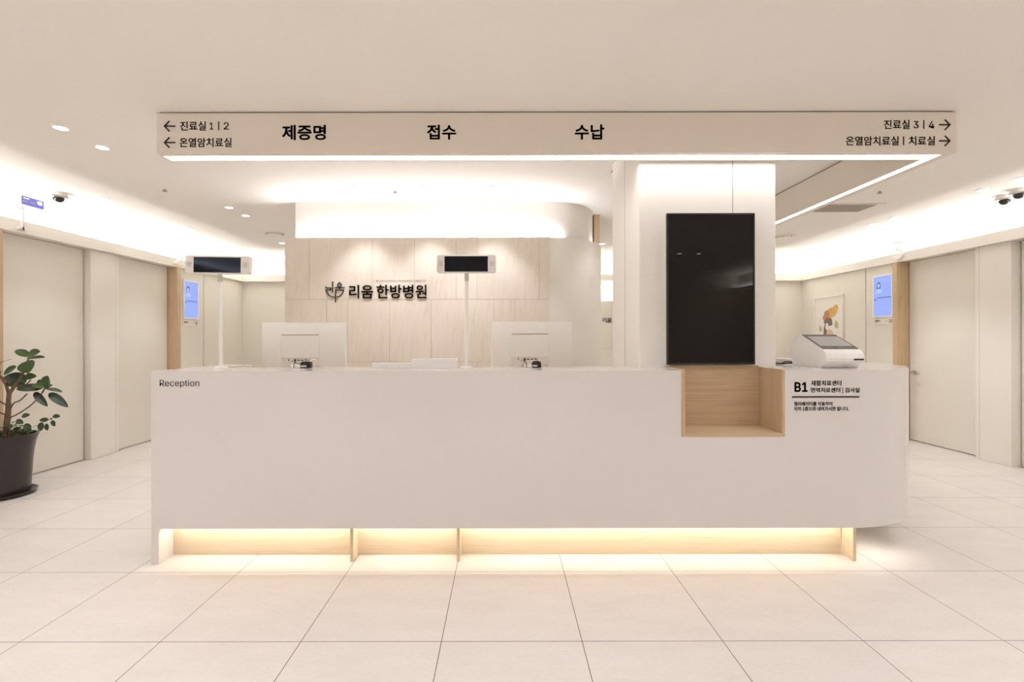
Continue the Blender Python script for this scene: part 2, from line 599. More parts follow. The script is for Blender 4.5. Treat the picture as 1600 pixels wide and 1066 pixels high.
# right wall
struct(bx('wall_right_panel', 5.07, 5.24, 6.59, 8.0, 0, H, M['panel']))
struct(bx('trim_9', 5.078, 5.24, 6.574, 6.59, 0, H, M['seam_light']))
struct(bx('wall_right_panel', 5.07, 5.24, 6.05, 6.574, 0, H, M['panel']))
struct(bx('trim_10', 5.005, 5.24, 5.985, 6.05, 0, H, M['wood_v']))
d3 = struct(bx('door_3', 5.16, 5.23, 5.105, 5.975, 0.008, H - 0.004, M['panel']))
struct(bx('trim_11', 5.08, 5.24, 5.022, 5.068, 0, H, M['pilaster'], bevel=0.003))
struct(bx('trim_12', 5.07, 5.24, 4.70, 5.015, 0, H, M['pilaster'], bevel=0.004))
struct(bx('trim_15', 5.076, 5.24, 5.015, 5.022, 0, H, M['seam_light']))
d4 = struct(bx('door_4', 5.16, 5.23, 3.75, 4.685, 0.008, H - 0.004, M['panel']))
struct(bx('wall_right_panel', 5.07, 5.24, YB, 3.74, 0, H, M['panel']))
# lever handle of the right-hand door
hx, hy, hz = 5.16, 5.90, 0.855
bm = bmesh.new()
add_tube(bm, [(hx - 0.0005, hy, hz), (hx - 0.012, hy, hz)], 0.027, 20)
add_tube(bm, smooth_path([(hx - 0.012, hy, hz), (hx - 0.05, hy, hz), (hx - 0.056, hy - 0.02, hz), (hx - 0.056, hy - 0.12, hz)], 5), 0.0095, 10)
obj('door_handle', bm, M['metal'], d3, smooth=True)

# the core: stone clad wall with a rounded white end, and the set-back upper wall
bm = bmesh.new()
up_path = [(-2.056, 4.67)] + [(-2.056 + 0.25 * i, 4.67) for i in range(1, 10)] + arc(0.46, 5.19, 0.52, -90, 0, 14) + [(0.98, 6.5), (-2.056, 6.5)]
add_prism(bm, up_path, 0.0, CEIL, plan)
core = struct(obj('wall_core', bm, M['white'], smooth=True))
bm = bmesh.new()
cw_out = arc(0.462, 5.148, 0.598, -90, 0, 18) + [(1.06, 6.5)]
cw_in = arc(0.462, 5.148, 0.57, -90, 0, 18) + [(1.032, 6.5)]
add_wall_path(bm, cw_out, cw_in, 0, 2.268)
curve_wall = struct(obj('wall_core_curve', bm, M['white'], smooth=True))
bx('edge_bead', 0.455, 0.462, 4.545, 4.60, 0, 2.274, M['white'], curve_wall)
bm = bmesh.new()
k = 4.55 / F
rows = [(467.7, 371, [445, 483.4, 582, 648, 712.8, 745.6, 843, 860.2]),
        (565.3, 467.7, [445, 510.5, 543.5, 608.6, 673.8, 771.7, 804.5, 860.2]),
        (663, 565.3, [445, 484, 582, 648, 714, 745.6, 843, 860.2]),
        (738, 663, [445, 510.5, 543.5, 608.6, 673.8, 771.7, 804.5, 860.2])]
for yb, yt, xs in rows:
    z0 = max(0.0, EYE + (529 - yb) * k)
    z1 = EYE + (529 - yt) * k
    for a, b in zip(xs, xs[1:]):
        add_box(bm, (a - 786) * k + 0.0018, (b - 786) * k - 0.0018, 4.55, 4.585, z0 + (0.0018 if z0 > 0 else 0), z1 - 0.0018)
stone = struct(obj('wall_stone', bm, M['stone']))
bx('backing', -2.106, 0.455, 4.553, 4.60, 0, 2.272, M['seam_light'], stone)
struct(bx('wall_core_side', 1.0, 1.062, 5.165, 5.40, 2.27, CEIL, M['wood_v']))

# the column with the television
bm = bmesh.new()
add_box(bm, 0.855, 1.723, 2.97, 3.68, 0, CEIL)
col = struct(obj('column', bm, M['column'], bevel=0.012, seg=3))
bx('seam', 1.4475, 1.4505, 2.9685, 2.9715, 1.3, CEIL, M['seam'], col)
bx('seam', 0.8535, 0.8565, 3.30, 3.303, 0, CEIL, M['seam_light'], col)
struct(bx('trim_13', 0.884, 0.890, 3.68, 3.86, CEIL - 0.002, CEIL + 0.001, M['seam']))

# ------------------------------------------------------------------ ceiling fittings
dl_proto = []


def downlight(x, y, label, group, power=None, spot=True):
    if not dl_proto:
        t = thing('downlight', label, 'ceiling light', (x, y, CEIL), group)
        bm = bmesh.new()
        add_lathe(bm, [(0.0365, -0.001), (0.0365, -0.006), (0.048, -0.005), (0.050, 0.0)], x, y, 32, False)
        for q in bm.verts:
            q.co.z += CEIL
        ring = obj('trim_ring', bm, M['plastic'], t, smooth=True)
        bm = bmesh.new()
        add_lathe(bm, [(0.037, -0.003), (0.037, 0.0)], x, y, 32)
        for q in bm.verts:
            q.co.z += CEIL
        lens = obj('lens', bm, M['lens'], t)
        dl_proto.extend([t, ring, lens])
    else:
        p = dl_proto[0]
        t = p.copy()
        C.objects.link(t)
        t.location = (x, y, CEIL)
        tag(t, label, 'ceiling light', group)
        for ch in dl_proto[1:]:
            c = ch.copy()
            C.objects.link(c)
            c.parent = t
            c.matrix_parent_inverse = ch.matrix_parent_inverse.copy()
    if power:
        d = bpy.data.lights.new('downlight_lamp', 'SPOT')
        d.energy = power
        d.color = NEUT
        d.spot_size = math.radians(82 if spot else 105)
        d.spot_blend = 0.6
        d.shadow_soft_size = 0.04
        lo = bpy.data.objects.new('downlight_lamp', d)
        C.objects.link(lo)
        lo.location = (x, y, CEIL - 0.012)
    return t


GL = 'round downlights in the lobby ceiling'
downlight(-2.83, 3.017, 'round white downlight, largest lit one on the plain ceiling beside the long sign', GL, P_DOWN)
downlight(-2.83, 3.33, 'round white downlight just behind the largest one beside the long sign', GL, P_DOWN)
downlight(-2.82, 4.85, 'round white downlight, nearer of the pair between sprinkler and stone wall', GL, P_DOWN)
downlight(-2.82, 5.17, 'round white downlight, farther of the pair between sprinkler and stone wall', GL, P_DOWN)
downlight(-3.84, 4.52, 'round downlight in the bright cove strip beside the single dome camera', GL, P_DOWN)
downlight(-3.84, 5.77, 'round downlight in the bright left cove strip, farther from the dome camera', GL, P_DOWN)
downlight(-3.12, 6.66, 'small far downlight just left of the stone wall, behind the round air diffuser', GL, P_DOWN)
downlight(4.40, 4.32, 'round downlight in the right cove strip before the pair of dome cameras', GL, P_DOWN)
downlight(4.41, 4.01, 'round downlight at the right picture edge above the two dome cameras', GL, P_DOWN)
downlight(4.42, 5.31, 'round downlight in the right cove strip, nearer of the pair above number 3', GL, P_DOWN)
downlight(4.41, 5.61, 'round downlight in the right cove strip, farther of the pair above number 3', GL, P_DOWN)
downlight(1.42, 6.75, 'far downlight seen through the gap between curved wall and column', GL, P_DOWN)
GS = 'downlights washing the stone wall'
P_WASH = 40.0
downlight(-1.31, 4.23, 'round downlight washing the stone wall above its dark emblem', GS, P_WASH, True)
downlight(-0.70, 4.23, 'middle downlight of three washing the stone wall', GS, P_WASH, True)
downlight(-0.098, 4.23, 'downlight washing the stone wall near its rounded end', GS, P_WASH, True)
downlight(1.10, 4.47, 'downlight washing the rounded white end of the stone wall', GS, 13.0, True)
GB = 'round downlights of the lobby behind the viewer'
for x, y in ((2.83, -1.71), (3.14, -1.71)):
    downlight(x, y, 'round downlight of a pair in the lobby ceiling opposite the television', GB, P_ROOM)
for x in (-3.3, -1.9, -0.5, 0.9):  # unseen lamps added to raise the general brightness of the lobby
    for y in (-3.2, -1.6, 0.0, 1.5):
        downlight(x, y, 'added unseen round downlight in the lobby ceiling in front of the desk', GB, P_ROOM, False)
for x, y in ((2.3, 1.5), (3.7, 1.5), (3.9, 0.2)):  # further added lamps out of view, for the right half of the lobby
    downlight(x, y, 'added unseen round downlight in the lobby ceiling in front of the desk', GB, P_ROOM, False)


for x, y in ((3.5, 2.55), (3.5, 2.90)):  # pair added just out of view to brighten the right-hand ceiling
    downlight(x, y, 'added unseen round downlight in the lobby ceiling in front of the desk', GB, 20.0, False)


def sprinkler(px, py, label):
    x, y = ceil_at(px, py)
    t = thing('sprinkler', label, 'sprinkler', (x, y, CEIL), 'ceiling sprinklers')
    bm = bmesh.new()
    add_lathe(bm, [(0.045, CEIL), (0.045, CEIL - 0.003), (0.026, CEIL - 0.008)], x, y, 24)
    obj('escutcheon', bm, M['plastic'], t, smooth=True)
    bm = bmesh.new()
    add_lathe(bm, [(0.012, CEIL - 0.008), (0.012, CEIL - 0.02), (0.02, CEIL - 0.022), (0.02, CEIL - 0.026)], x, y, 16)
    obj('sprinkler_head', bm, M['grille'], t)


sprinkler(258, 294, 'white sprinkler with dark centre on the ceiling below the sign\'s left end')
sprinkler(618, 298, 'tiny sprinkler on the ceiling in front of the stone wall')
sprinkler(1375, 299, 'white sprinkler with dark centre on the ceiling near the air grille')


def diffuser(x, y, label):
    t = thing('air_diffuser', label, 'air diffuser', (x, y, CEIL), 'round ceiling air diffusers')
    bm = bmesh.new()
    add_lathe(bm, [(0.145, CEIL), (0.14, CEIL - 0.012), (0.115, CEIL - 0.016), (0.105, CEIL - 0.002)], x, y, 36, False)
    obj('outer_ring', bm, M['plastic2'], t, smooth=True)
    bm = bmesh.new()
    add_lathe(bm, [(0.085, CEIL - 0.004), (0.085, CEIL - 0.022), (0.03, CEIL - 0.03), (0.0005, CEIL - 0.03)], x, y, 36, False)
    obj('centre_disc', bm, M['plastic2'], t, smooth=True)
    bm = bmesh.new()
    add_lathe(bm, [(0.106, CEIL - 0.0035), (0.084, CEIL - 0.0035)], x, y, 36, False)
    obj('gap', bm, M['seam'], t)


diffuser(-2.93, 6.05, 'round white ring diffuser on the ceiling left of the stone wall top')
diffuser(3.74, 6.28, 'round white ring diffuser on the ceiling right of the column')

# return air grille
t = thing('air_grille', 'rectangular taupe air return grille in the ceiling right of the column', 'air vent', (3.56, 4.90, CEIL))
bx('frame', 3.27, 3.87, 4.745, 5.07, CEIL - 0.003, CEIL, M['ceiling'], t)
bx('access_gap', 3.27, 3.87, 4.745, 4.750, CEIL - 0.0045, CEIL - 0.003, M['seam'], t)
bm = bmesh.new()
for i in range(16):
    y = 4.79 + i * 0.0163
    add_box(bm, 3.32, 3.80, y, y + 0.010, CEIL - 0.008, CEIL - 0.003)
obj('slats', bm, M['grille'], t)
bx('grille_back', 3.32, 3.80, 4.785, 5.045, CEIL - 0.0045, CEIL - 0.003, M['seam_light'], t)


def dome(px, py, X, label):
    x, y = X, X * F / (px - 786)
    t = thing('dome_camera', label, 'security camera', (x, y, CEIL), 'ceiling dome cameras')
    bm = bmesh.new()
    add_lathe(bm, [(0.062, CEIL), (0.066, CEIL - 0.022), (0.072, CEIL - 0.030)], x, y, 32)
    obj('base', bm, M['plastic2'], t, smooth=False)
    bm = bmesh.new()
    add_lathe(bm, [(0.074, CEIL - 0.030), (0.079, CEIL - 0.034), (0.074, CEIL - 0.040), (0.05, CEIL - 0.046)], x, y, 32)
    obj('ring', bm, M['chrome'], t, smooth=True)
    bm = bmesh.new()
    add_lathe(bm, [(0.044 * math.cos(a), CEIL - 0.046 - 0.042 * math.sin(a)) for a in [i * PI / 16 for i in range(8)]], x, y, 24)
    obj('dome', bm, M['dome'], t, smooth=True)


dome(92, 302, -4.13, 'single black dome camera on the ceiling beside the blue CCTV notice')
dome(1570, 307, 4.80, 'black dome camera at the right edge, farther of the two')
dome(1593, 299, 4.73, 'black dome camera cut by the right picture edge, nearer of the two')

# blue notice on the upper part of the left wall
t = thing('cctv_notice', 'small blue CCTV notice with white print high on the left wall', 'sign', (-4.455, 4.46, 2.58))
fr = facing_px(-4.4545)
plate('board', fr, 4.36, 4.565, 2.548, 2.626, 0.0, 0.005, M['blue_sign'], t)
fr = facing_px(-4.4495)
text('lettering', 'CCTV 녹화중', fr, 4.372, 4.495, 2.570, 2.596, M['white_print'], t, 0.001, 0.02)
plate('printed_line', fr, 4.372, 4.425, 2.605, 2.613, 0.0, 0.0008, M['white_print'], t)
bm = bmesh.new()
add_prism(bm, [(4.497, 2.606), (4.535, 2.618), (4.552, 2.600), (4.545, 2.580), (4.515, 2.578), (4.505, 2.590)], 0, 0.001,
          lambda a, b, d: Vector((-4.4495 + d, a, b)))
obj('camera_pictogram', bm, M['white_print'], t)

# room numbers on the cove lips
t = tag(text('room_number', '1', facing_px(-4.3645), 4.225, 4.30, 2.285, 2.50, M['number'], None, 0.025, 0.0),
        'white raised number 1 on the left cove lip near the blue notice', 'room number', 'room numbers on the cove lips')
t = tag(text('room_number', '2', facing_px(-4.3645), 6.24, 6.40, 2.287, 2.44, M['number'], None, 0.025, 0.0),
        'white raised number 2 on the left cove lip above the oak jamb', 'room number', 'room numbers on the cove lips')
t = tag(text('room_number', '3', facing_nx(5.0195), -6.04, -5.89, 2.285, 2.51, M['number'], None, 0.025, 0.0),
        'white raised number 3 on the right cove lip above the oak jamb', 'room number', 'room numbers on the cove lips')

# ------------------------------------------------------------------ hanging direction sign (front beam and right-hand beam)
SY = 2.81
sz0, sz1 = 2.399, 2.640
sx0, sx1 = -2.0655, 2.707
sign = thing('hanging_sign', 'long white ceiling sign with Korean lettering and a light strip underneath', 'sign', (0.3, SY, sz0))
F0, F1, FB = 0.040, 0.110, 0.125       # strip edges and back edge of the front beam
bm = bmesh.new()
add_prism(bm, [(sx0, SY), (sx1, SY), (sx1, 4.80), (2.585, 4.80), (2.585, SY + FB), (sx0, SY + FB)], sz0 + 0.012, sz1, plan)
obj('body', bm, M['sign'], sign)
bm = bmesh.new()   # underside flanges either side of the strip
add_box(bm, sx0, sx1, SY, SY + F0, sz0, sz0 + 0.012)
add_box(bm, sx0, 2.585, SY + F1, SY + FB, sz0, sz0 + 0.012)
add_box(bm, sx0, sx0 + 0.012, SY + F0, SY + F1, sz0, sz0 + 0.012)
add_box(bm, 2.652, sx1, SY + F0, 4.80, sz0, sz0 + 0.012)
add_box(bm, 2.585, 2.604, SY + F1, 4.80, sz0, sz0 + 0.012)
obj('frame', bm, M['sign'], sign)
bm = bmesh.new()
add_box(bm, sx0 + 0.012, 2.652, SY + F0, SY + F1, sz0 + 0.005, sz0 + 0.0118)
obj('light_strip', bm, M['led'], sign)
bm = bmesh.new()
add_box(bm, 2.604, 2.652, SY + F1, 4.80, sz0 + 0.005, sz0 + 0.0118)
obj('light_strip', bm, M['led'], sign)
bm = bmesh.new()
add_box(bm, sx0 + 0.012, 2.695, SY + 0.012, SY + 0.095, sz1, CEIL)
add_box(bm, 2.595, 2.695, SY + 0.095, 4.79, sz1, CEIL)
obj('mounting_rail', bm, M['seam'], sign)
ff = SY
for nm, body, a, b, c, d, bo in (
        ('direction_lettering', '진료실', 282.3, 322.4, 189.0, 203.3, 0.003),
        ('direction_number', '1', 328.6, 333.6, 190.8, 201.9, 0.003),
        ('divider', '|', 341.6, 343.2, 189.3, 202.8, 0.0),
        ('direction_number', '2', 350.2, 358.2, 190.6, 201.9, 0.003),
        ('direction_lettering', '온열암치료실', 281.3, 362.4, 214.8, 229.3, 0.003),
        ('counter_lettering', '제증명', 441.3, 509.8, 194.8, 218.6, 0.008),
        ('counter_lettering', '접수', 667.8, 713.3, 194.8, 218.2, 0.008),
        ('counter_lettering', '수납', 898.7, 944.9, 194.8, 218.6, 0.008),
        ('direction_lettering', '진료실', 1381.6, 1421.7, 188.6, 202.8, 0.003),
        ('direction_number', '3', 1427.9, 1435.6, 190.6, 201.9, 0.003),
        ('divider', '|', 1443.0, 1444.6, 189.0, 202.6, 0.0),
        ('direction_number', '4', 1451.7, 1460.1, 190.6, 201.9, 0.003),
        ('direction_lettering', '온열암치료실', 1322.0, 1404.6, 214.2, 228.4, 0.003),
        ('divider', '|', 1411.4, 1413.0, 214.4, 228.0, 0.0),
        ('direction_lettering', '치료실', 1420.4, 1461.2, 214.2, 228.4, 0.003)):
    px_text(nm, body, ff, a, b, c, d, M['ink'], sign, 0.002, bo)
u = SY / F
for cx, cy, s in ((265.9, 196.4, -1), (265.9, 222.0, -1), (1476.2, 196.3, 1), (1476.2, 221.4, 1)):
    p = at(cx, cy, ff)
    bm = bmesh.new()
    add_stroke(bm, [(-8.6 * u * s, 0), (7.6 * u * s, 0)], 2.3 * u, (p, Vector((1, 0, 0)), Vector((0, 0, 1)), Vector((0, -1, 0))), 0.002)
    add_stroke(bm, [(0.4 * u * s, 8 * u), (8.2 * u * s, 0), (0.4 * u * s, -8 * u)], 2.3 * u, (p, Vector((1, 0, 0)), Vector((0, 0, 1)), Vector((0, -1, 0))), 0.002)
    obj('arrow', bm, M['ink'], sign)

# ------------------------------------------------------------------ reception desk
DZ0, DZ = 0.2035, 1.108
DT = DZ + 0.0004     # where things stand on the counter
desk = thing('reception_desk', 'long glossy white reception desk with rounded right end and oak niche', 'reception desk', (0.3, 2.9, 0))
NX0, NX1, NZ = 1.02, 1.614, 0.728
out = [(1.614, 2.70), (1.80, 2.70), (1.985, 2.70)] + arc(2.0, 3.41, 0.71, -90, 0, 40) + [(2.71, 4.40)]
inn = [(1.614, 2.73), (1.80, 2.73), (1.985, 2.73)] + arc(2.0, 3.41, 0.68, -90, 0, 40) + [(2.68, 4.40)]
bm = bmesh.new()
add_box(bm, -2.018, NX0, 2.70, 2.73, DZ0, DZ)
add_box(bm, NX0, NX1, 2.70, 2.73, DZ0, NZ)
obj('front_panel', bm, M['desk'], desk)
bm = bmesh.new()
add_wall_path(bm, out, inn, DZ0, DZ)
obj('curved_panel', bm, M['desk'], desk, smooth=True)
obj_top = bmesh.new()
add_prism(obj_top, [(-1.977, 2.73), (NX0, 2.73), (NX0, 2.97), (0.853, 2.97), (0.853, 3.06), (-1.81, 3.06), (-1.81, 3.40), (-1.977, 3.40)], DZ - 0.03, DZ, plan)
obj('counter_top', obj_top, M['desk'], desk)
bm = bmesh.new()
add_prism(bm, inn + [(2.42, 4.40), (2.42, 3.45), (1.73, 3.45), (1.73, 2.965), (1.614, 2.965)], DZ - 0.03, DZ, plan)
obj('counter_top', bm, M['desk'], desk)
bx('back_shelf', 1.76, 2.68, 4.40, 4.70, DZ - 0.03, DZ, M['desk'], desk)
bx('shelf_face', 1.76, 2.68, 4.385, 4.40, 0.35, DZ - 0.002, M['wood_light'], desk)
bx('end_panel', -2.018, -1.977, 2.73, 3.40, 0, DZ, M['desk'], desk)
bx('end_foot', -2.018, -1.977, 2.70, 2.73, 0, DZ0, M['desk'], desk)
bx('wing_panel', -1.828, -1.81, 3.06, 3.40, 0.74, DZ - 0.03, M['wood_light'], desk)
bx('work_surface', -1.977, 0.85, 3.06, 3.85, 0.71, 0.74, M['wood_light'], desk)
bx('back_panel', -1.977, 0.85, 3.04, 3.06, 0.0, DZ - 0.03, M['desk'], desk)
bx('side_panel', -1.977, -1.95, 3.40, 3.85, 0.0, 0.71, M['desk'], desk)
bx('plinth', -1.977, 2.02, 2.82, 2.84, 0, 0.33, M['wood_light'], desk)
bx('plinth_return', 2.02, 2.45, 3.35, 4.35, 0, 0.33, M['wood_light'], desk)
bx('underside', -1.977, 2.02, 2.73, 2.84, 0.33, 0.345, M['desk'], desk)
bx('underside', 1.95, 2.42, 2.90, 4.40, 0.345, 0.36, M['desk'], desk)
for x in (-0.878, -0.261, 2.034):
    bx('support_fin', x - 0.009, x + 0.009, 2.727, 2.82, 0, 0.329, M['wood_light'], desk)
bx('light_strip', -1.95, 2.0, 2.731, 2.742, 0.231, 0.243, M['led_warm'], desk)
# oak niche
bx('niche_back', NX0 + 0.02, NX1 - 0.014, 2.952, 2.966, NZ + 0.018, 1.121, M['wood_h'], desk)
bx('niche_side', NX0, NX0 + 0.022, 2.698, 2.966, NZ, DZ + 0.0045, M['wood_v'], desk)
bx('niche_side', NX1 - 0.016, NX1, 2.698, 2.966, NZ, DZ + 0.0045, M['wood_v'], desk)
bx('niche_floor', NX0 + 0.022, NX1 - 0.016, 2.698, 2.966, NZ, NZ + 0.018, M['wood_h'], desk)
# lettering on the desk
px_text('reception_lettering', 'Reception', 2.70, 249.5, 311.3, 592.6, 605.6, M['ink'], desk, 0.0012, 0.0)
px_text('floor_lettering', 'B1', 2.699, 1241.3, 1261.8, 598.2, 613.3, M['ink'], desk, 0.0012, 0.02)
px_text('centre_lettering', '재활치료센터', 2.699, 1267.2, 1314.5, 595.4, 603.7, M['ink'], desk, 0.0012, 0.004)
px_text('centre_lettering', '면역치료센터 | 검사실', 2.699, 1266.7, 1342.8, 606.6, 616.0, M['ink'], desk, 0.0012, 0.004)
a, b = at(1237.3, 622.3, 2.70), at(1342.3, 620.0, 2.70)
bx('rule_line', a.x, b.x, 2.6975, 2.7005, a.z, b.z, M['ink'], desk)
px_text('note_lettering', '엘리베이터를 이용하여', 2.699, 1240.5, 1300.3, 628.8, 635.1, M['ink'], desk, 0.0012, 0.004)
px_text('note_lettering', '지하 1층으로 내려가시면 됩니다.', 2.699, 1240.5, 1326.3, 636.4, 643.0, M['ink'], desk, 0.0012, 0.004)

# ------------------------------------------------------------------ television on the column
tv = thing('television', 'large black portrait television mounted on the white column', 'television', (1.29, 2.95, 1.6))
TY = 2.915
a, b = at(1042.5, 570.5, TY), at(1180, 333.5, TY)
bx('rear_housing', a.x + 0.004, b.x - 0.004, TY + 0.022, 2.968, a.z + 0.004, b.z - 0.004, M['plastic2'], tv)
bm = bmesh.new()
add_box(bm, a.x, a.x + 0.010, TY, TY + 0.022, a.z, b.z)
add_box(bm, b.x - 0.010, b.x, TY, TY + 0.022, a.z, b.z)
add_box(bm, a.x + 0.010, b.x - 0.010, TY, TY + 0.022, a.z, a.z + 0.012)
add_box(bm, a.x + 0.010, b.x - 0.010, TY, TY + 0.022, b.z - 0.010, b.z)
obj('bezel', bm, M['black'], tv, bevel=0.0012)
bx('screen', a.x + 0.010, b.x - 0.010, TY + 0.004, TY + 0.022, a.z + 0.012, b.z - 0.010, M['screen'], tv)


# ------------------------------------------------------------------ call displays on poles
def pole_display(label, base_px, base_py, cx, cy, wpx, lean, roll):
    Y = 0.185 * F / (base_py - 529)
    p = at(base_px, base_py, Y)
    t = thing('pole_display', label, 'display', (p.x, Y, DT), 'call number displays on poles')
    s = Y / F
    c = at(cx, cy, Y)
    W, Hh = wpx * s, 28.2 * s
    bm = bmesh.new()
    add_lathe(bm, [(0.042, DT), (0.042, DT + 0.004), (0.016, DT + 0.008)], p.x, Y, 28)
    obj('base', bm, M['plastic'], t)
    top = Vector((c.x + lean, Y + 0.01, c.z - Hh / 2 - 0.005))
    bm = bmesh.new()
    add_tube(bm, [(p.x, Y, DT + 0.006), (top.x, Y + 0.01, top.z - 0.03)], 0.0115, 16)
    obj('pole', bm, M['plastic'], t, smooth=True)
    bm = bmesh.new()
    add_tube(bm, [(top.x, Y + 0.01, top.z - 0.045), (top.x, Y + 0.01, top.z + 0.012)], 0.0145, 14)
    obj('bracket', bm, M['grey_plastic'], t, smooth=True)
    R = Matrix.Translation(c) @ Matrix.Rotation(roll, 4, 'Y')
    def part(name, x0, x1, y0, y1, z0, z1, m, parent, bev=0.0):
        bm = bmesh.new()
        add_box(bm, x0, x1, y0, y1, z0, z1)
        bmesh.ops.transform(bm, matrix=R, verts=bm.verts)
        return obj(name, bm, m, parent, bevel=bev, seg=4)
    bm = bmesh.new()
    r = 0.014
    outl = []
    for qx, qz, a0 in ((W / 2 - r, -Hh / 2 + r, -90), (W / 2 - r, Hh / 2 - r, 0), (-W / 2 + r, Hh / 2 - r, 90), (-W / 2 + r, -Hh / 2 + r, 180)):
        outl += arc(qx, qz, r, a0, a0 + 90, 6)
    add_prism(bm, outl, -0.012, 0.024, lambda a, b, d: R @ Vector((a, d, b)))
    body = obj('housing', bm, M['plastic2'], t, bevel=0.004)
    part('screen', -0.365 * W, 0.362 * W, -0.0135, -0.0115, -0.435 * Hh, 0.405 * Hh, M['screen_coated'], t)
    for sx in (-0.432, 0.432):
        bm = bmesh.new()
        for k in range(5):
            z = (-0.14 + k * 0.058) * Hh
            add_box(bm, sx * W - 0.033 * W, sx * W + 0.033 * W, -0.0132, -0.0118, z, z + 0.045 * Hh)
        bmesh.ops.transform(bm, matrix=R, verts=bm.verts)
        obj('speaker_grille', bm, M['grey_plastic'], t)
    return t


pole_display('white call display on a pole at the desk\'s left end', 345.5, 574.0, 341.5, 413.3, 100.5, 0.004, math.radians(0.9))
pole_display('white call display on a pole at mid desk, in front of the stone wall', 728.5, 574.3, 729.0, 412.5, 92.5, 0.0, 0.0)


# ------------------------------------------------------------------ computer monitors (seen from behind)
def monitor(x, Y, top, label):
    t = thing('computer_monitor', label, 'monitor', (x, Y + 0.02, 0.74), 'white computer monitors behind the desk')
    W, Hh = 0.596, 0.350
    z1 = top
    z0 = top - Hh
    bm = bmesh.new()
    # back shell bulging towards the viewer
    lev = [(0.0, 0.035), (0.006, 0.012), (0.03, 0.004), (0.10, -0.006), (0.14, -0.008)]
    rings = []
    for ins, y in lev:
        iz = ins * 0.6
        rings.append([bm.verts.new(q) for q in ((x - W / 2 + ins, Y + y, z0 + iz), (x + W / 2 - ins, Y + y, z0 + iz),
                                               (x + W / 2 - ins, Y + y, z1 - iz), (x - W / 2 + ins, Y + y, z1 - iz))])
    for a, b in zip(rings, rings[1:]):
        for i in range(4):
            j = (i + 1) % 4
            bm.faces.new([a[i], a[j], b[j], b[i]])
    bm.faces.new(rings[-1])
    bm.faces.new(list(reversed(rings[0])))
    obj('shell', bm, M['plastic'], t, smooth=True)
    s = Y / F
    pw = 58.5 * s / 2
    cz1 = z1 - 19.6 * s      # top of the inset cover
    cz0 = z1 - 55 * s
    cx = x - 0.016
    bm = bmesh.new()
    add_box(bm, cx - pw, cx + pw, Y - 0.0125, Y - 0.0075, cz0, cz1)
    obj('rear_cover', bm, M['plastic'], t, bevel=0.003)
    bx('cover_slot', cx - pw + 0.004, cx + pw - 0.002, Y - 0.0135, Y - 0.0075, cz1 + 0.0008, cz1 + 0.0065, M['seam_light'], t)
    rec = bx('port_recess', cx - pw, cx + pw, Y - 0.0095, Y - 0.0075, cz0 - 10.8 * s, cz0 - 0.001, M['plastic2'], t)
    for dx, dz, ww, hh in ((-17.8, -2.2, 1.5, 1.3), (-17.8, -4.0, 1.5, 1.3), (-12.4, -5.0, 1.6, 1.6), (-8.0, -3.2, 3.6, 2.6), (-8.0, -6.2, 3.6, 2.0),
                           (-2.6, -3.4, 4.0, 1.5), (3.2, -3.4, 4.0, 1.5), (9.0, -3.0, 4.0, 1.6), (13.5, -3.2, 1.6, 1.2)):
        bx('port', cx + (dx - ww / 2) * s, cx + (dx + ww / 2) * s, Y - 0.0108, Y - 0.0095, cz0 + (dz - hh / 2) * s, cz0 + (dz + hh / 2) * s, M['black'], rec)
    bx('maker_mark', cx + 22.5 * s, cx + 29.3 * s, Y - 0.0075, Y - 0.0065, cz0 - 13.3 * s, cz0 - 11.9 * s, M['grey_plastic'], t)
    bx('screen', x - W / 2 + 0.008, x + W / 2 - 0.008, Y + 0.0345, Y + 0.0365, z0 + 0.012, z1 - 0.008, M['screen'], t)
    bm = bmesh.new()
    add_box(bm, x - 0.035, x + 0.035, Y + 0.004, Y + 0.024, 0.75, z0 + 0.03)
    obj('stand_neck', bm, M['plastic'], t)
    bx('stand_base', x - 0.13, x + 0.13, Y - 0.09, Y + 0.10, 0.7404, 0.752, M['plastic'], t, bevel=0.004)
    return t


monitor(-1.401, 3.30, 1.405, 'white monitor seen from behind, nearer the desk\'s left end')
monitor(0.210, 3.43, 1.414, 'white monitor seen from behind, right of the mid-desk pole display')


def adapter(px0, px1, label, yellow):
    Y = 2.99
    a, b = at(px0, 575, Y), at(px1, 564.5, Y)
    xa, xb = a.x, b.x
    t = thing('cable_adapter', label, 'adapter', ((xa + xb) / 2, Y, DT), 'black cable adapters on the counter top')
    z1 = b.z
    bm = bmesh.new()
    cm = (xa + xb) / 2
    add_prism(bm, [(xa, DT + 0.004), (xa + 0.006, DT), (xb - 0.004, DT), (xb, DT + 0.006), (xb - 0.003, z1 - 0.006), (xb - 0.012, z1), (xa + 0.014, z1), (xa + 0.003, z1 - 0.010)],
              Y - 0.012, Y + 0.028, lambda p, q, d: (p, d, q))
    obj('body', bm, M['black'], t, bevel=0.002)
    bx('paper_label', xa + 0.006, xb - 0.024, Y - 0.0128, Y - 0.012, DT + 0.006, DT + 0.017, M['label'], t)
    bx('label_print', xa + 0.010, xb - 0.030, Y - 0.0132, Y - 0.0128, DT + 0.009, DT + 0.0125, M['white_print'], t)
    if yellow:
        bx('plug', cm - 0.004, cm + 0.012, Y - 0.004, Y + 0.018, z1 - 0.001, z1 + 0.010, M['yellow'], t, bevel=0.001)
    bm = bmesh.new()
    add_tube(bm, smooth_path([(xb - 0.010, Y + 0.012, z1 - 0.002), (xb - 0.004, Y + 0.04, z1 + 0.012), (xb + 0.002, Y + 0.10, z1 - 0.01), (xb + 0.004, Y + 0.2, 1.0)], 5), 0.003, 8)
    obj('cable', bm, M['plastic'], t, smooth=True)


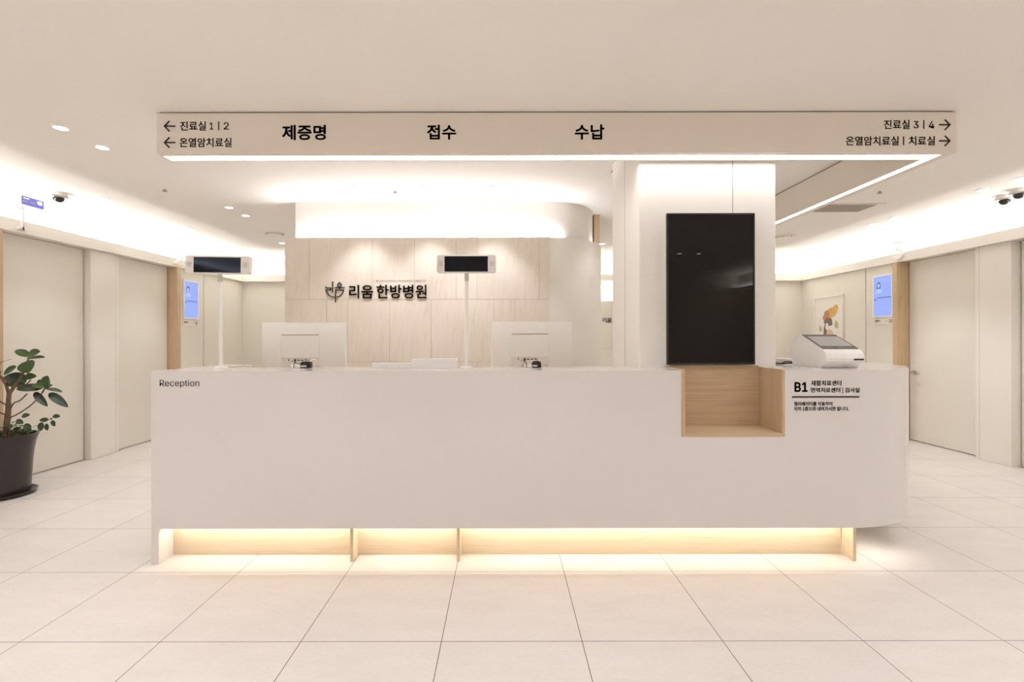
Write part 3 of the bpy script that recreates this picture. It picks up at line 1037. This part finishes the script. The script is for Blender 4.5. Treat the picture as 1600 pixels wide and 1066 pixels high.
adapter(469.5, 486.0, 'small black cable adapter with silver label on counter before the left monitor', False)
adapter(830.5, 845.5, 'small black cable adapter with yellow plug on counter before the right monitor', True)


def joiner(px0, px1, label):
    Y = 2.985
    a, b = at(px0, 575, Y), at(px1, 570.8, Y)
    t = thing('cable_joiner', label, 'cable joiner', ((a.x + b.x) / 2, Y, DT), 'white cable joiners on the counter top')
    bx('body', a.x, b.x, Y - 0.009, Y + 0.009, DT, b.z + 0.004, M['plastic'], t, bevel=0.004, seg=3)
    bm = bmesh.new()
    xm = a.x + 0.36 * (b.x - a.x)
    add_tube(bm, smooth_path([(xm, Y - 0.010, DT + 0.003), (xm - 0.001, Y - 0.011, DT + 0.018), (xm - 0.002, Y, DT + 0.028), (xm - 0.012, Y + 0.1, DT + 0.020), (xm - 0.02, Y + 0.24, DT - 0.02)], 6), 0.0022, 8)
    obj('cable', bm, M['black'], t, smooth=True)


joiner(455, 470, 'tiny white cable joiner with black lead beside the adapter, left monitor')
joiner(818, 831, 'tiny white cable joiner with black lead beside the adapter, right monitor')


# ------------------------------------------------------------------ acrylic trays on the counter
def tray(px0, px1, ytop, Y, depth, label):
    a, b = at(px0, 574, Y), at(px1, ytop, Y)
    t = thing('paper_tray', label, 'paper tray', ((a.x + b.x) / 2, Y, DT), 'milky acrylic trays on the counter')
    z1 = b.z
    bx('tray_base', a.x, b.x, Y, Y + depth, DT, DT + 0.003, M['acrylic'], t)
    bx('front_wall', a.x, b.x, Y, Y + 0.003, DT + 0.003, z1, M['acrylic'], t)
    bx('side_wall', a.x, a.x + 0.003, Y + 0.003, Y + depth, DT + 0.003, z1, M['acrylic'], t)
    bx('side_wall', b.x - 0.003, b.x, Y + 0.003, Y + depth, DT + 0.003, z1, M['acrylic'], t)
    bx('lid', a.x + 0.003, b.x - 0.003, Y + 0.003, Y + depth, z1 - 0.004, z1 - 0.001, M['acrylic'], t)


tray(581, 642.5, 567.6, 2.955, 0.10, 'low milky acrylic tray on the counter left of the taller one')
tray(643, 712.5, 561.2, 2.945, 0.11, 'taller milky acrylic tray on the counter beside the mid-desk pole')

# ------------------------------------------------------------------ self-service terminal on the right end of the counter
kx0, kx1 = 1.957, 2.190
kiosk = thing('payment_terminal', 'white wedge-shaped touch terminal on the right end of the desk', 'terminal', (2.07, 3.02, DT))
prof = [(2.905, DT), (2.862, 1.150), (2.853, 1.170), (2.858, 1.195), (2.872, 1.214), (2.892, 1.224), (3.085, 1.308), (3.11, 1.314), (3.15, 1.306), (3.205, 1.25), (3.226, 1.215), (3.205, 1.150), (3.18, DT)]
bm = bmesh.new()
levels = [(kx0 + 0.018, 0.93), (kx0 + 0.004, 0.985), (kx0, 1.0), (kx1, 1.0), (kx1 - 0.004, 0.985), (kx1 - 0.018, 0.93)]
levels = [(kx0 + 0.012, 0.955), (kx0 + 0.003, 0.99), (kx0, 1.0), (kx1, 1.0), (kx1 - 0.003, 0.99), (kx1 - 0.012, 0.955)]
cy_, cz_ = 3.03, DT
rings = []
for x, s in levels:
    rings.append([bm.verts.new((x, cy_ + (p[0] - cy_) * s, cz_ + (p[1] - cz_) * s)) for p in prof])
for a, b in zip(rings, rings[1:]):
    for i in range(len(prof)):
        j = (i + 1) % len(prof)
        bm.faces.new([a[i], a[j], b[j], b[i]])
bm.faces.new(rings[0])
bm.faces.new(list(reversed(rings[-1])))
o = obj('housing', bm, M['plastic'], kiosk, bevel=0.006, seg=3)
sl = Vector((0, 3.085 - 2.892, 1.308 - 1.224))
L = sl.length
sv = sl.normalized()
nv = Vector((0, -sv.z, sv.y))
kf = (Vector((0, 2.892, 1.224)), Vector((1, 0, 0)), sv, nv)
plate('bezel', kf, kx0 + 0.006, kx1 - 0.006, 0.0, L + 0.012, -0.002, 0.003, M['kiosk_bezel'], kiosk, bevel=0.001)
plate('touch_screen', kf, kx0 + 0.018, kx1 - 0.018, 0.040, L - 0.022, 0.003, 0.0038, M['kiosk_screen'], kiosk)
plate('button', kf, kx0 + 0.090, kx0 + 0.102, 0.012, 0.024, 0.003, 0.005, M['black'], kiosk)
bx('paper_slot', kx1 - 0.062, kx1 - 0.004, 2.853, 2.875, 1.157, 1.166, M['black'], kiosk)
fk = (Vector((0, 2.903, DT + 0.003)), Vector((1, 0, 0)), Vector((0, 2.862 - 2.905, 1.150 - DT)).normalized(), Vector((0, -0.7, -0.7)).normalized())
plate('card_slot', fk, kx0 + 0.125, kx0 + 0.172, 0.004, 0.042, -0.003, 0.0035, M['plastic2'], kiosk, bevel=0.002)
plate('card_mouth', fk, kx0 + 0.138, kx0 + 0.160, 0.006, 0.014, 0.0034, 0.0045, M['grey_plastic'], kiosk)
bm = bmesh.new()
add_tube(bm, smooth_path([(kx0 + 0.02, 3.19, DT + 0.012), (kx0 - 0.006, 3.225, DT + 0.012), (kx0 - 0.022, 3.26, DT + 0.006), (kx0 - 0.02, 3.36, DT + 0.005)], 5), 0.005, 8)
add_tube(bm, smooth_path([(kx0 + 0.02, 3.19, DT + 0.02), (kx0 - 0.010, 3.24, DT + 0.022), (kx0 - 0.026, 3.28, DT + 0.007), (kx0 - 0.03, 3.38, DT + 0.005)], 5), 0.004, 8)
obj('cable', bm, M['black'], kiosk, smooth=True)


# ------------------------------------------------------------------ logos on the walls
def logo(frame, ox, oz, s, name, label, d, faint, parent=None):
    """the hospital's emblem and name; one unit s is one pixel of the close view (7.273 per photo pixel), origin at its 0,0"""
    t = thing(name, label, 'wall sign', (frame[0] + frame[1] * (ox + 780 * s) + frame[2] * (oz - 260 * s)))
    def q(x, y):
        return (ox + x * s, oz - y * s)
    bm = bmesh.new()
    W = 10.5 * s
    add_stroke(bm, [q(293, 143), q(293, 270)], W, frame, d)
    add_stroke(bm, [q(214, 200), q(217, 212), q(226, 216), q(262, 215), q(271, 219), q(273, 228), q(268, 236), q(258, 239), q(213, 240)], W, frame, d)
    add_stroke(bm, [q(218, 240), q(226, 264), q(243, 290), q(266, 309), q(290, 318), q(312, 320)], W, frame, d)
    add_stroke(bm, [q(370 + 21 * math.sin(i * PI / 10), 184 - 22 * math.cos(i * PI / 10)) for i in range(21)], W, frame, d)
    add_stroke(bm, [q(370, 148), q(370, 166)], W, frame, d)
    add_stroke(bm, [q(317, 214), q(429, 214)], W, frame, d)
    add_stroke(bm, [q(370, 214), q(370, 232)], W, frame, d)
    add_stroke(bm, [q(326, 378), q(326, 241), q(416, 241), q(409, 266), q(393, 291), q(370, 309), q(340, 319)], W, frame, d)
    obj('emblem', bm, M['ink'], t)
    text('name_lettering', '리움', frame, ox + 480 * s, ox + 750 * s, oz - 336 * s, oz - 182 * s, M['ink'], t, d, 0.003)
    text('name_lettering', '한방병원', frame, ox + 791 * s, ox + 1359 * s, oz - 336 * s, oz - 181 * s, M['ink'], t, d, 0.003)
    if faint:
        text('small_lettering', 'REUM HOSPITAL OF KOREAN MEDICINE', frame, ox + 787 * s, ox + 1353 * s, oz - 147 * s, oz - 124 * s, M['ink_soft'], t, 0.0015, 0.0)
    return t


k = 4.55 / F / 7.273
logo(front(4.5495), (480 - 786) * 4.55 / F, EYE + (529 - 420) * 4.55 / F, k, 'logo_sign',
     'dark raised emblem and Korean lettering on the beige stone wall', 0.010, True)
k = 8.0 / F * 13.5 / 270
logo(front(7.9995), 1.696 - 480 * k, 1.293 + 32 * 8 / F + 182 * k, k, 'logo_sign',
     'small dark Korean lettering on the far wall beside the column', 0.006, False)
bx('seam', 1.30, 2.60, 7.9985, 8.0, 1.118, 1.121, M['seam_light'], bpy.data.objects['wall_back'])
bx('seam', 1.845, 1.848, 7.9985, 8.0, 1.121, 1.93, M['seam_light'], bpy.data.objects['wall_back'])


# ------------------------------------------------------------------ room screens, name plates, framed picture
def room_screen(frame, x0, x1, z0, z1, label, plabel, long_hair, room):
    o, uu, vv, nn = frame
    t = thing('room_screen', label, 'screen', o + uu * ((x0 + x1) / 2) + vv * z0, 'portrait screens beside the doors')
    W, Hh = x1 - x0, z1 - z0
    bm = bmesh.new()
    e = 0.018
    quad(bm, frame, x0, x0 + e, z0, z1, 0, 0.022)
    quad(bm, frame, x1 - e, x1, z0, z1, 0, 0.022)
    quad(bm, frame, x0 + e, x1 - e, z0, z0 + e, 0, 0.022)
    quad(bm, frame, x0 + e, x1 - e, z1 - e, z1, 0, 0.022)
    obj('frame', bm, M['plastic'], t)
    sc = plate('display_panel', frame, x0 + e, x1 - e, z0 + e, z1 - e, 0, 0.016, M['blue_screen'], t)
    def S2(a, b):
        return (x0 + e + a * (W - 2 * e), z1 - e - b * (Hh - 2 * e))
    f2 = (o + nn * 0.016, uu, vv, nn)
    bm = bmesh.new()
    cx, cz = S2(0.27, 0.22)
    hr = 0.085 * W
    # simple portrait: hair outline, face, white coat
    pts = [(cx + hr * 1.15 * math.sin(a), cz + hr * 1.5 * math.cos(a)) for a in [i * 2 * PI / 20 for i in range(20)]]
    if long_hair:
        pts = [(p[0], p[1] - (0.05 * Hh if p[1] < cz else 0)) for p in pts]
    add_prism(bm, pts, 0, 0.0003, lambda a, b, d: f2[0] + uu * a + vv * b + nn * d)
    obj('portrait_hair', bm, M['screen_ink'], sc)
    bm = bmesh.new()
    pts = [(cx + hr * 0.78 * math.sin(a), cz - 0.008 + hr * 1.05 * math.cos(a)) for a in [i * 2 * PI / 20 for i in range(20)]]
    add_prism(bm, pts, 0.0003, 0.0006, lambda a, b, d: f2[0] + uu * a + vv * b + nn * d)
    sh = [S2(0.10, 0.42), S2(0.13, 0.35), S2(0.22, 0.31), S2(0.33, 0.31), S2(0.42, 0.35), S2(0.46, 0.42)]
    add_prism(bm, sh, 0.0003, 0.0006, lambda a, b, d: f2[0] + uu * a + vv * b + nn * d)
    obj('portrait_figure', bm, M['screen_light'], sc)
    bm = bmesh.new()
    for i, ln in enumerate((0.30, 0.36, 0.22, 0.33, 0.28, 0.36, 0.18, 0.30)):
        ax, az = S2(0.56, 0.155 + i * 0.033)
        quad(bm, f2, ax, ax + ln * W * 0.95, az - 0.0035, az, 0, 0.0005)
    ax, az = S2(0.30, 0.03)
    quad(bm, f2, ax, ax + 0.42 * W, az - 0.006, az, 0, 0.0005)
    ax, az = S2(0.44, 0.665)
    quad(bm, f2, ax, ax + 0.18 * W, az - 0.004, az, 0, 0.0005)
    for i in range(6):
        ax, az = S2(0.18 + 0.13 * i, 0.575)
        quad(bm, f2, ax, ax + 0.05 * W, az - 0.004, az, 0, 0.0005)
    obj('text_lines', bm, M['screen_mid'], sc)
    bm = bmesh.new()
    p0, p1 = S2(0.16, 0.548), S2(0.98, 0.530)
    quad(bm, f2, p0[0], p1[0], p0[1], p1[1], 0, 0.0005)
    p0, p1 = S2(0.03, 0.60), S2(0.13, 0.57)
    quad(bm, f2, p0[0], p1[0], p0[1], p1[1], 0, 0.0005)
    obj('header_bar', bm, M['screen_ink'], sc)
    # name plate just below
    t2 = thing('name_plate', plabel, 'name plate', o + uu * ((x0 + x1) / 2) + vv * (z0 - 0.10), 'name plates under the room screens')
    a, b = z0 - 0.098, z0 - 0.018
    plate('plate', frame, x0, x1, a, b, 0, 0.008, M['pilaster'], t2, bevel=0.001)
    f3 = (o + nn * 0.008, uu, vv, nn)
    text('lettering', '진료실 ' + room, f3, x0 + 0.06 * W, x0 + 0.34 * W, b - 0.036, b - 0.018, M['ink'], t2, 0.0006, 0.03)
    bm = bmesh.new()
    quad(bm, f3, x0 + 0.60 * W, x0 + 0.70 * W, b - 0.035, b - 0.026, 0, 0.0006)
    quad(bm, f3, x0 + 0.06 * W, x0 + 0.24 * W, b - 0.050, b - 0.044, 0, 0.0006)
    obj('printed_lines', bm, M['seam_light'], t2)
    plate('info_square', f3, x0 + 0.78 * W, x0 + 0.95 * W, b - 0.060, b - 0.012, 0, 0.0006, M['ink_soft'], t2)


room_screen(facing_px(-4.415), 6.486, 6.812, 1.573, 2.115, 'blue portrait screen in white frame on the left wall panel',
            'small cream name plate under the left wall\'s blue screen', False, '2')
room_screen(facing_nx(5.07), -6.434, -6.107, 1.566, 2.136, 'blue portrait screen in white frame on the right wall panel',
            'small cream name plate under the right wall\'s blue screen', True, '3')

pic = thing('framed_picture', 'white framed abstract watercolour print hanging on the right wall', 'picture', (5.07, 7.31, 1.10))
fp = facing_nx(5.07)
px0, px1, pz0, pz1 = -7.63, -6.99, 1.07, 1.945
bm = bmesh.new()
e = 0.022
quad(bm, fp, px0, px0 + e, pz0, pz1, 0, 0.035)
quad(bm, fp, px1 - e, px1, pz0, pz1, 0, 0.035)
quad(bm, fp, px0 + e, px1 - e, pz0, pz0 + e, 0, 0.035)
quad(bm, fp, px0 + e, px1 - e, pz1 - e, pz1, 0, 0.035)
obj('frame', bm, M['pilaster'], pic)
pap = plate('mount', fp, px0 + e, px1 - e, pz0 + e, pz1 - e, 0, 0.020, M['paper'], pic)


def blob(name, cx, cz, rx, rz, m, d, seed, wob=0.18):
    rnd = random.Random(seed)
    n_ = 28
    ph = [rnd.uniform(0, 2 * PI) for _ in range(3)]
    pts = []
    for i in range(n_):
        a = 2 * PI * i / n_
        r = 1 + wob * (0.5 * math.sin(2 * a + ph[0]) + 0.35 * math.sin(3 * a + ph[1]) + 0.3 * math.sin(5 * a + ph[2]))
        pts.append((px0 + cx * 0.64 + rx * r * math.cos(a), pz1 - cz * 0.875 + rz * r * math.sin(a)))
    bm = bmesh.new()
    add_prism(bm, pts, 0.020 + d, 0.0204 + d, lambda a, b, dd: Vector((5.07 - dd, -a, b)))
    return obj(name, bm, m, pap)


art = [(0.60, 0.30, 0.105, 0.085, 'a_orange', 1), (0.74, 0.25, 0.06, 0.07, 'a_orange', 2), (0.44, 0.33, 0.06, 0.07, 'a_red', 3),
       (0.36, 0.39, 0.035, 0.04, 'a_red', 4), (0.50, 0.46, 0.10, 0.062, 'a_brown', 5), (0.43, 0.62, 0.065, 0.12, 'a_brown', 6),
       (0.36, 0.80, 0.045, 0.11, 'a_brown', 7), (0.55, 0.72, 0.07, 0.12, 'a_peach', 8), (0.73, 0.88, 0.05, 0.06, 'a_peach', 9),
       (0.22, 0.58, 0.035, 0.045, 'a_green', 10), (0.78, 0.52, 0.04, 0.06, 'a_green', 11), (0.46, 0.55, 0.036, 0.062, 'paper', 12)]
for i, (cx, cz, rx, rz, mm, sd) in enumerate(art):
    blob('painted_shape', cx, cz, rx, rz, M[mm], 0.0003 * i, sd)

# ------------------------------------------------------------------ potted rubber plant at the left edge
PX, PY = -4.150, 3.90
plant = thing('potted_rubber_plant', 'rubber plant in a tall dark brown pot by the left wall', 'plant', (PX, PY, 0))
bm = bmesh.new()
add_lathe(bm, [(0.19, 0.0), (0.212, 0.022), (0.216, 0.032), (0.208, 0.032), (0.19, 0.018)], PX, PY, 40)
obj('saucer', bm, M['pot'], plant, smooth=True)
bm = bmesh.new()
add_lathe(bm, [(0.168, 0.019), (0.172, 0.03), (0.178, 0.14), (0.184, 0.26), (0.193, 0.36), (0.206, 0.44), (0.222, 0.492), (0.222, 0.502), (0.208, 0.502), (0.196, 0.46)], PX, PY, 48)
obj('pot', bm, M['pot'], plant, smooth=True)
bm = bmesh.new()
add_lathe(bm, [(0.199, 0.462), (0.199, 0.466)], PX, PY, 40)
obj('soil', bm, M['soil'], plant)


def pl(cx, cy, dy=0.0):
    """a point of the plant, from the close view of it, dy metres behind the stem's plane"""
    return at(cx / 3.552, 520 + cy / 3.552, PY + dy)


bm = bmesh.new()
add_tube(bm, smooth_path([(PX + 0.025, PY, 0.45), pl(44, 440), pl(46, 380), pl(50, 335)]), [0.021] * 6 + [0.019] * 6 + [0.016] * 7, 12)
add_tube(bm, smooth_path([pl(48, 340), pl(80, 292), pl(118, 235), pl(145, 180), pl(160, 130)]), [0.013] * 8 + [0.010] * 8 + [0.007] * 9, 10)
add_tube(bm, smooth_path([pl(48, 338), pl(30, 280, 0.02), pl(-10, 225, 0.02), pl(-45, 180, 0.0)]), [0.011] * 6 + [0.009] * 13, 10)
obj('trunk', bm, M['bark'], plant, smooth=True)
bm = bmesh.new()
for pts in ([pl(58, 415), pl(78, 385, -0.02), pl(110, 372, -0.03), pl(150, 335, -0.05)],
            [pl(55, 468), pl(115, 437, -0.05), pl(185, 385, -0.09), pl(243, 318, -0.12)],
            [pl(70, 300), pl(35, 262, -0.05), pl(-10, 225, -0.08)],
            [pl(95, 290), pl(140, 285, 0.03), pl(170, 258, 0.04)],
            [pl(40, 400), pl(5, 380, 0.0), pl(-25, 352, 0.0)],
            [pl(42, 455), pl(0, 440, -0.06), pl(-45, 423, -0.1)],
            [pl(0, 165, 0.04), pl(-20, 180, 0.03), pl(-38, 188, 0.02)]):
    add_tube(bm, smooth_path(pts, 5), 0.0052, 8)
obj('branches', bm, M['twig'], plant, smooth=True)


def add_leaf(bm, base, tip, width, nrm, curl=0.12, fold=0.10, blunt=0.5):
    base, tip = Vector(base), Vector(tip)
    ax = tip - base
    Ln = ax.length
    ax.normalize()
    nrm = Vector(nrm)
    nrm = (nrm - ax * nrm.dot(ax)).normalized()
    sd = ax.cross(nrm).normalized()
    n_, mrow = 12, 4
    grid = []
    for i in range(n_ + 1):
        t = i / n_
        wd = width / 2 * max(0.03, (math.sin(PI * t ** 0.85)) ** 0.62) * (1 if t < 0.97 else 0.6)
        cen = base + ax * (t * Ln) + nrm * (curl * Ln * (0.25 - (t - 0.5) ** 2) * 1.0)
        row = []
        for j in range(-mrow, mrow + 1):
            s = j / mrow
            row.append(bm.verts.new(cen + sd * (s * wd) + nrm * (abs(s) ** 1.4 * fold * wd * 2)))
        grid.append(row)
    for a, b in zip(grid, grid[1:]):
        for j in range(2 * mrow):
            bm.faces.new([a[j], a[j + 1], b[j + 1], b[j]])
    return [g[mrow].co.copy() for g in grid], nrm


SC = PY / F / 3.552
leaves = [((162, 128, 0.02), (86, 92, 0.05), 44, (0.1, -0.7, 0.7), 0),
          ((152, 128, -0.02), (224, 100, -0.05), 56, (0.1, -0.9, 0.45), 0),
          ((163, 140, 0), (250, 134, 0.02), 40, (0, -0.45, 0.9), 1),
          ((156, 150, -0.01), (158, 220, -0.04), 98, (0, -1, 0.15), 0),
          ((92, 182, -0.05), (20, 230, -0.07), 44, (0, -0.85, 0.5), 0),
          ((-4, 168, 0.03), (64, 144, 0.02), 30, (0.1, -0.25, 1.0), 1),
          ((134, 242, 0.02), (204, 238, 0.0), 40, (0, -0.95, 0.35), 0),
          ((145, 272, 0.05), (22, 240, 0.07), 84, (0, -0.75, 0.65), 1),
          ((140, 290, 0.05), (30, 275, 0.03), 50, (0, -0.7, 0.7), 0),
          ((235, 306, -0.10), (90, 306, -0.10), 52, (0, -0.75, 0.65), 1),
          ((260, 302, -0.12), (266, 234, -0.14), 66, (-0.1, -1, 0.2), 0),
          ((252, 300, -0.12), (180, 284, -0.10), 40, (0, -0.6, 0.8), 0),
          ((190, 326, -0.09), (264, 406, -0.13), 36, (0.3, -0.85, 0.4), 1),
          ((272, 330, -0.12), (378, 410, -0.16), 42, (0.3, -0.85, 0.5), 1),
          ((255, 306, -0.12), (346, 328, -0.10), 30, (0.1, -0.4, 0.9), 1),
          ((232, 322, -0.12), (292, 288, -0.14), 40, (0.1, -0.6, 0.7), 1),
          ((205, 280, -0.08), (240, 262, -0.06), 36, (0, -0.8, 0.6), 1),
          ((-10, 240, 0.0), (-60, 205, -0.03), 60, (0, -0.8, 0.6), 0),
          ((-20, 195, 0.0), (-40, 120, 0.0), 60, (0, -0.9, 0.4), 0),
          ((-20, 355, 0.0), (-85, 330, -0.03), 50, (0, -0.8, 0.6), 1),
          ((-40, 425, -0.1), (-95, 395, -0.12), 50, (0, -0.7, 0.7), 0),
          ((-38, 190, 0.0), (-90, 155, -0.03), 54, (0, -0.6, 0.8), 0)]
ba, bb, br_ = bmesh.new(), bmesh.new(), bmesh.new()
for b0, t0, wd, nn, dk in leaves:
    mid, nv2 = add_leaf(bb if dk else ba, pl(*b0), pl(*t0), wd * SC, nn, 0.16)
    add_tube(br_, [m_ + nv2 * 0.0012 for m_ in mid[:-1]], [0.0016 - 0.0001 * i for i in range(len(mid) - 1)], 5)
obj('foliage', ba, M['leaf'], plant, smooth=True)
obj('foliage', bb, M['leaf_dark'], plant, smooth=True)
obj('midribs', br_, M['midrib'], plant, smooth=True)
# small trailing ground cover
bm = bmesh.new()
bs = bmesh.new()
bt = bmesh.new()
rnd = random.Random(3)
for i in range(120):
    a = rnd.uniform(0, 2 * PI)
    r = 0.18 * math.sqrt(rnd.random())
    h = rnd.uniform(0.49, 0.50 + 0.13 * (1 - r / 0.26))
    p = Vector((PX + r * math.cos(a), PY + r * math.sin(a), h))
    d = Vector((math.cos(a) + rnd.uniform(-0.6, 0.6), math.sin(a) + rnd.uniform(-0.6, 0.6), rnd.uniform(-0.4, 0.4))).normalized()
    add_leaf(bm, p, p + d * rnd.uniform(0.03, 0.05), rnd.uniform(0.018, 0.028), (rnd.uniform(-0.4, 0.4), -0.6, 0.8), 0.1)
    if i % 3 == 0:
        add_tube(bs, [(PX + 0.8 * r * math.cos(a), PY + 0.8 * r * math.sin(a), 0.464), p], 0.0014, 5)
trail = smooth_path([(PX + 0.16, PY - 0.10, 0.47), pl(178, 522, -0.16), pl(215, 508, -0.18), pl(255, 485, -0.18), pl(300, 462, -0.18)], 6)
add_tube(bs, trail, 0.0016, 6)
for b0, t0, wd in (((235, 498), (222, 542), 34), ((258, 500), (262, 540), 22), ((270, 480), (218, 480), 24), ((285, 478), (282, 470), 14),
                   ((288, 482), (304, 516), 22), ((292, 458), (334, 462), 22), ((262, 486), (250, 470), 16), ((240, 500), (208, 512), 20),
                   ((120, 460), (166, 452), 26), ((130, 510), (175, 522), 30), ((150, 545), (176, 535), 34), ((90, 480), (130, 500), 26)):
    add_leaf(bt, pl(b0[0], b0[1], -0.18), pl(t0[0], t0[1], -0.185), wd * SC, (0.1, -0.9, 0.4), 0.1)
obj('ground_cover', bm, M['leaf_small'], plant, smooth=True)
obj('trailing_foliage', bt, M['leaf_small'], plant, smooth=True)
obj('ground_cover_stems', bs, M['twig'], plant)
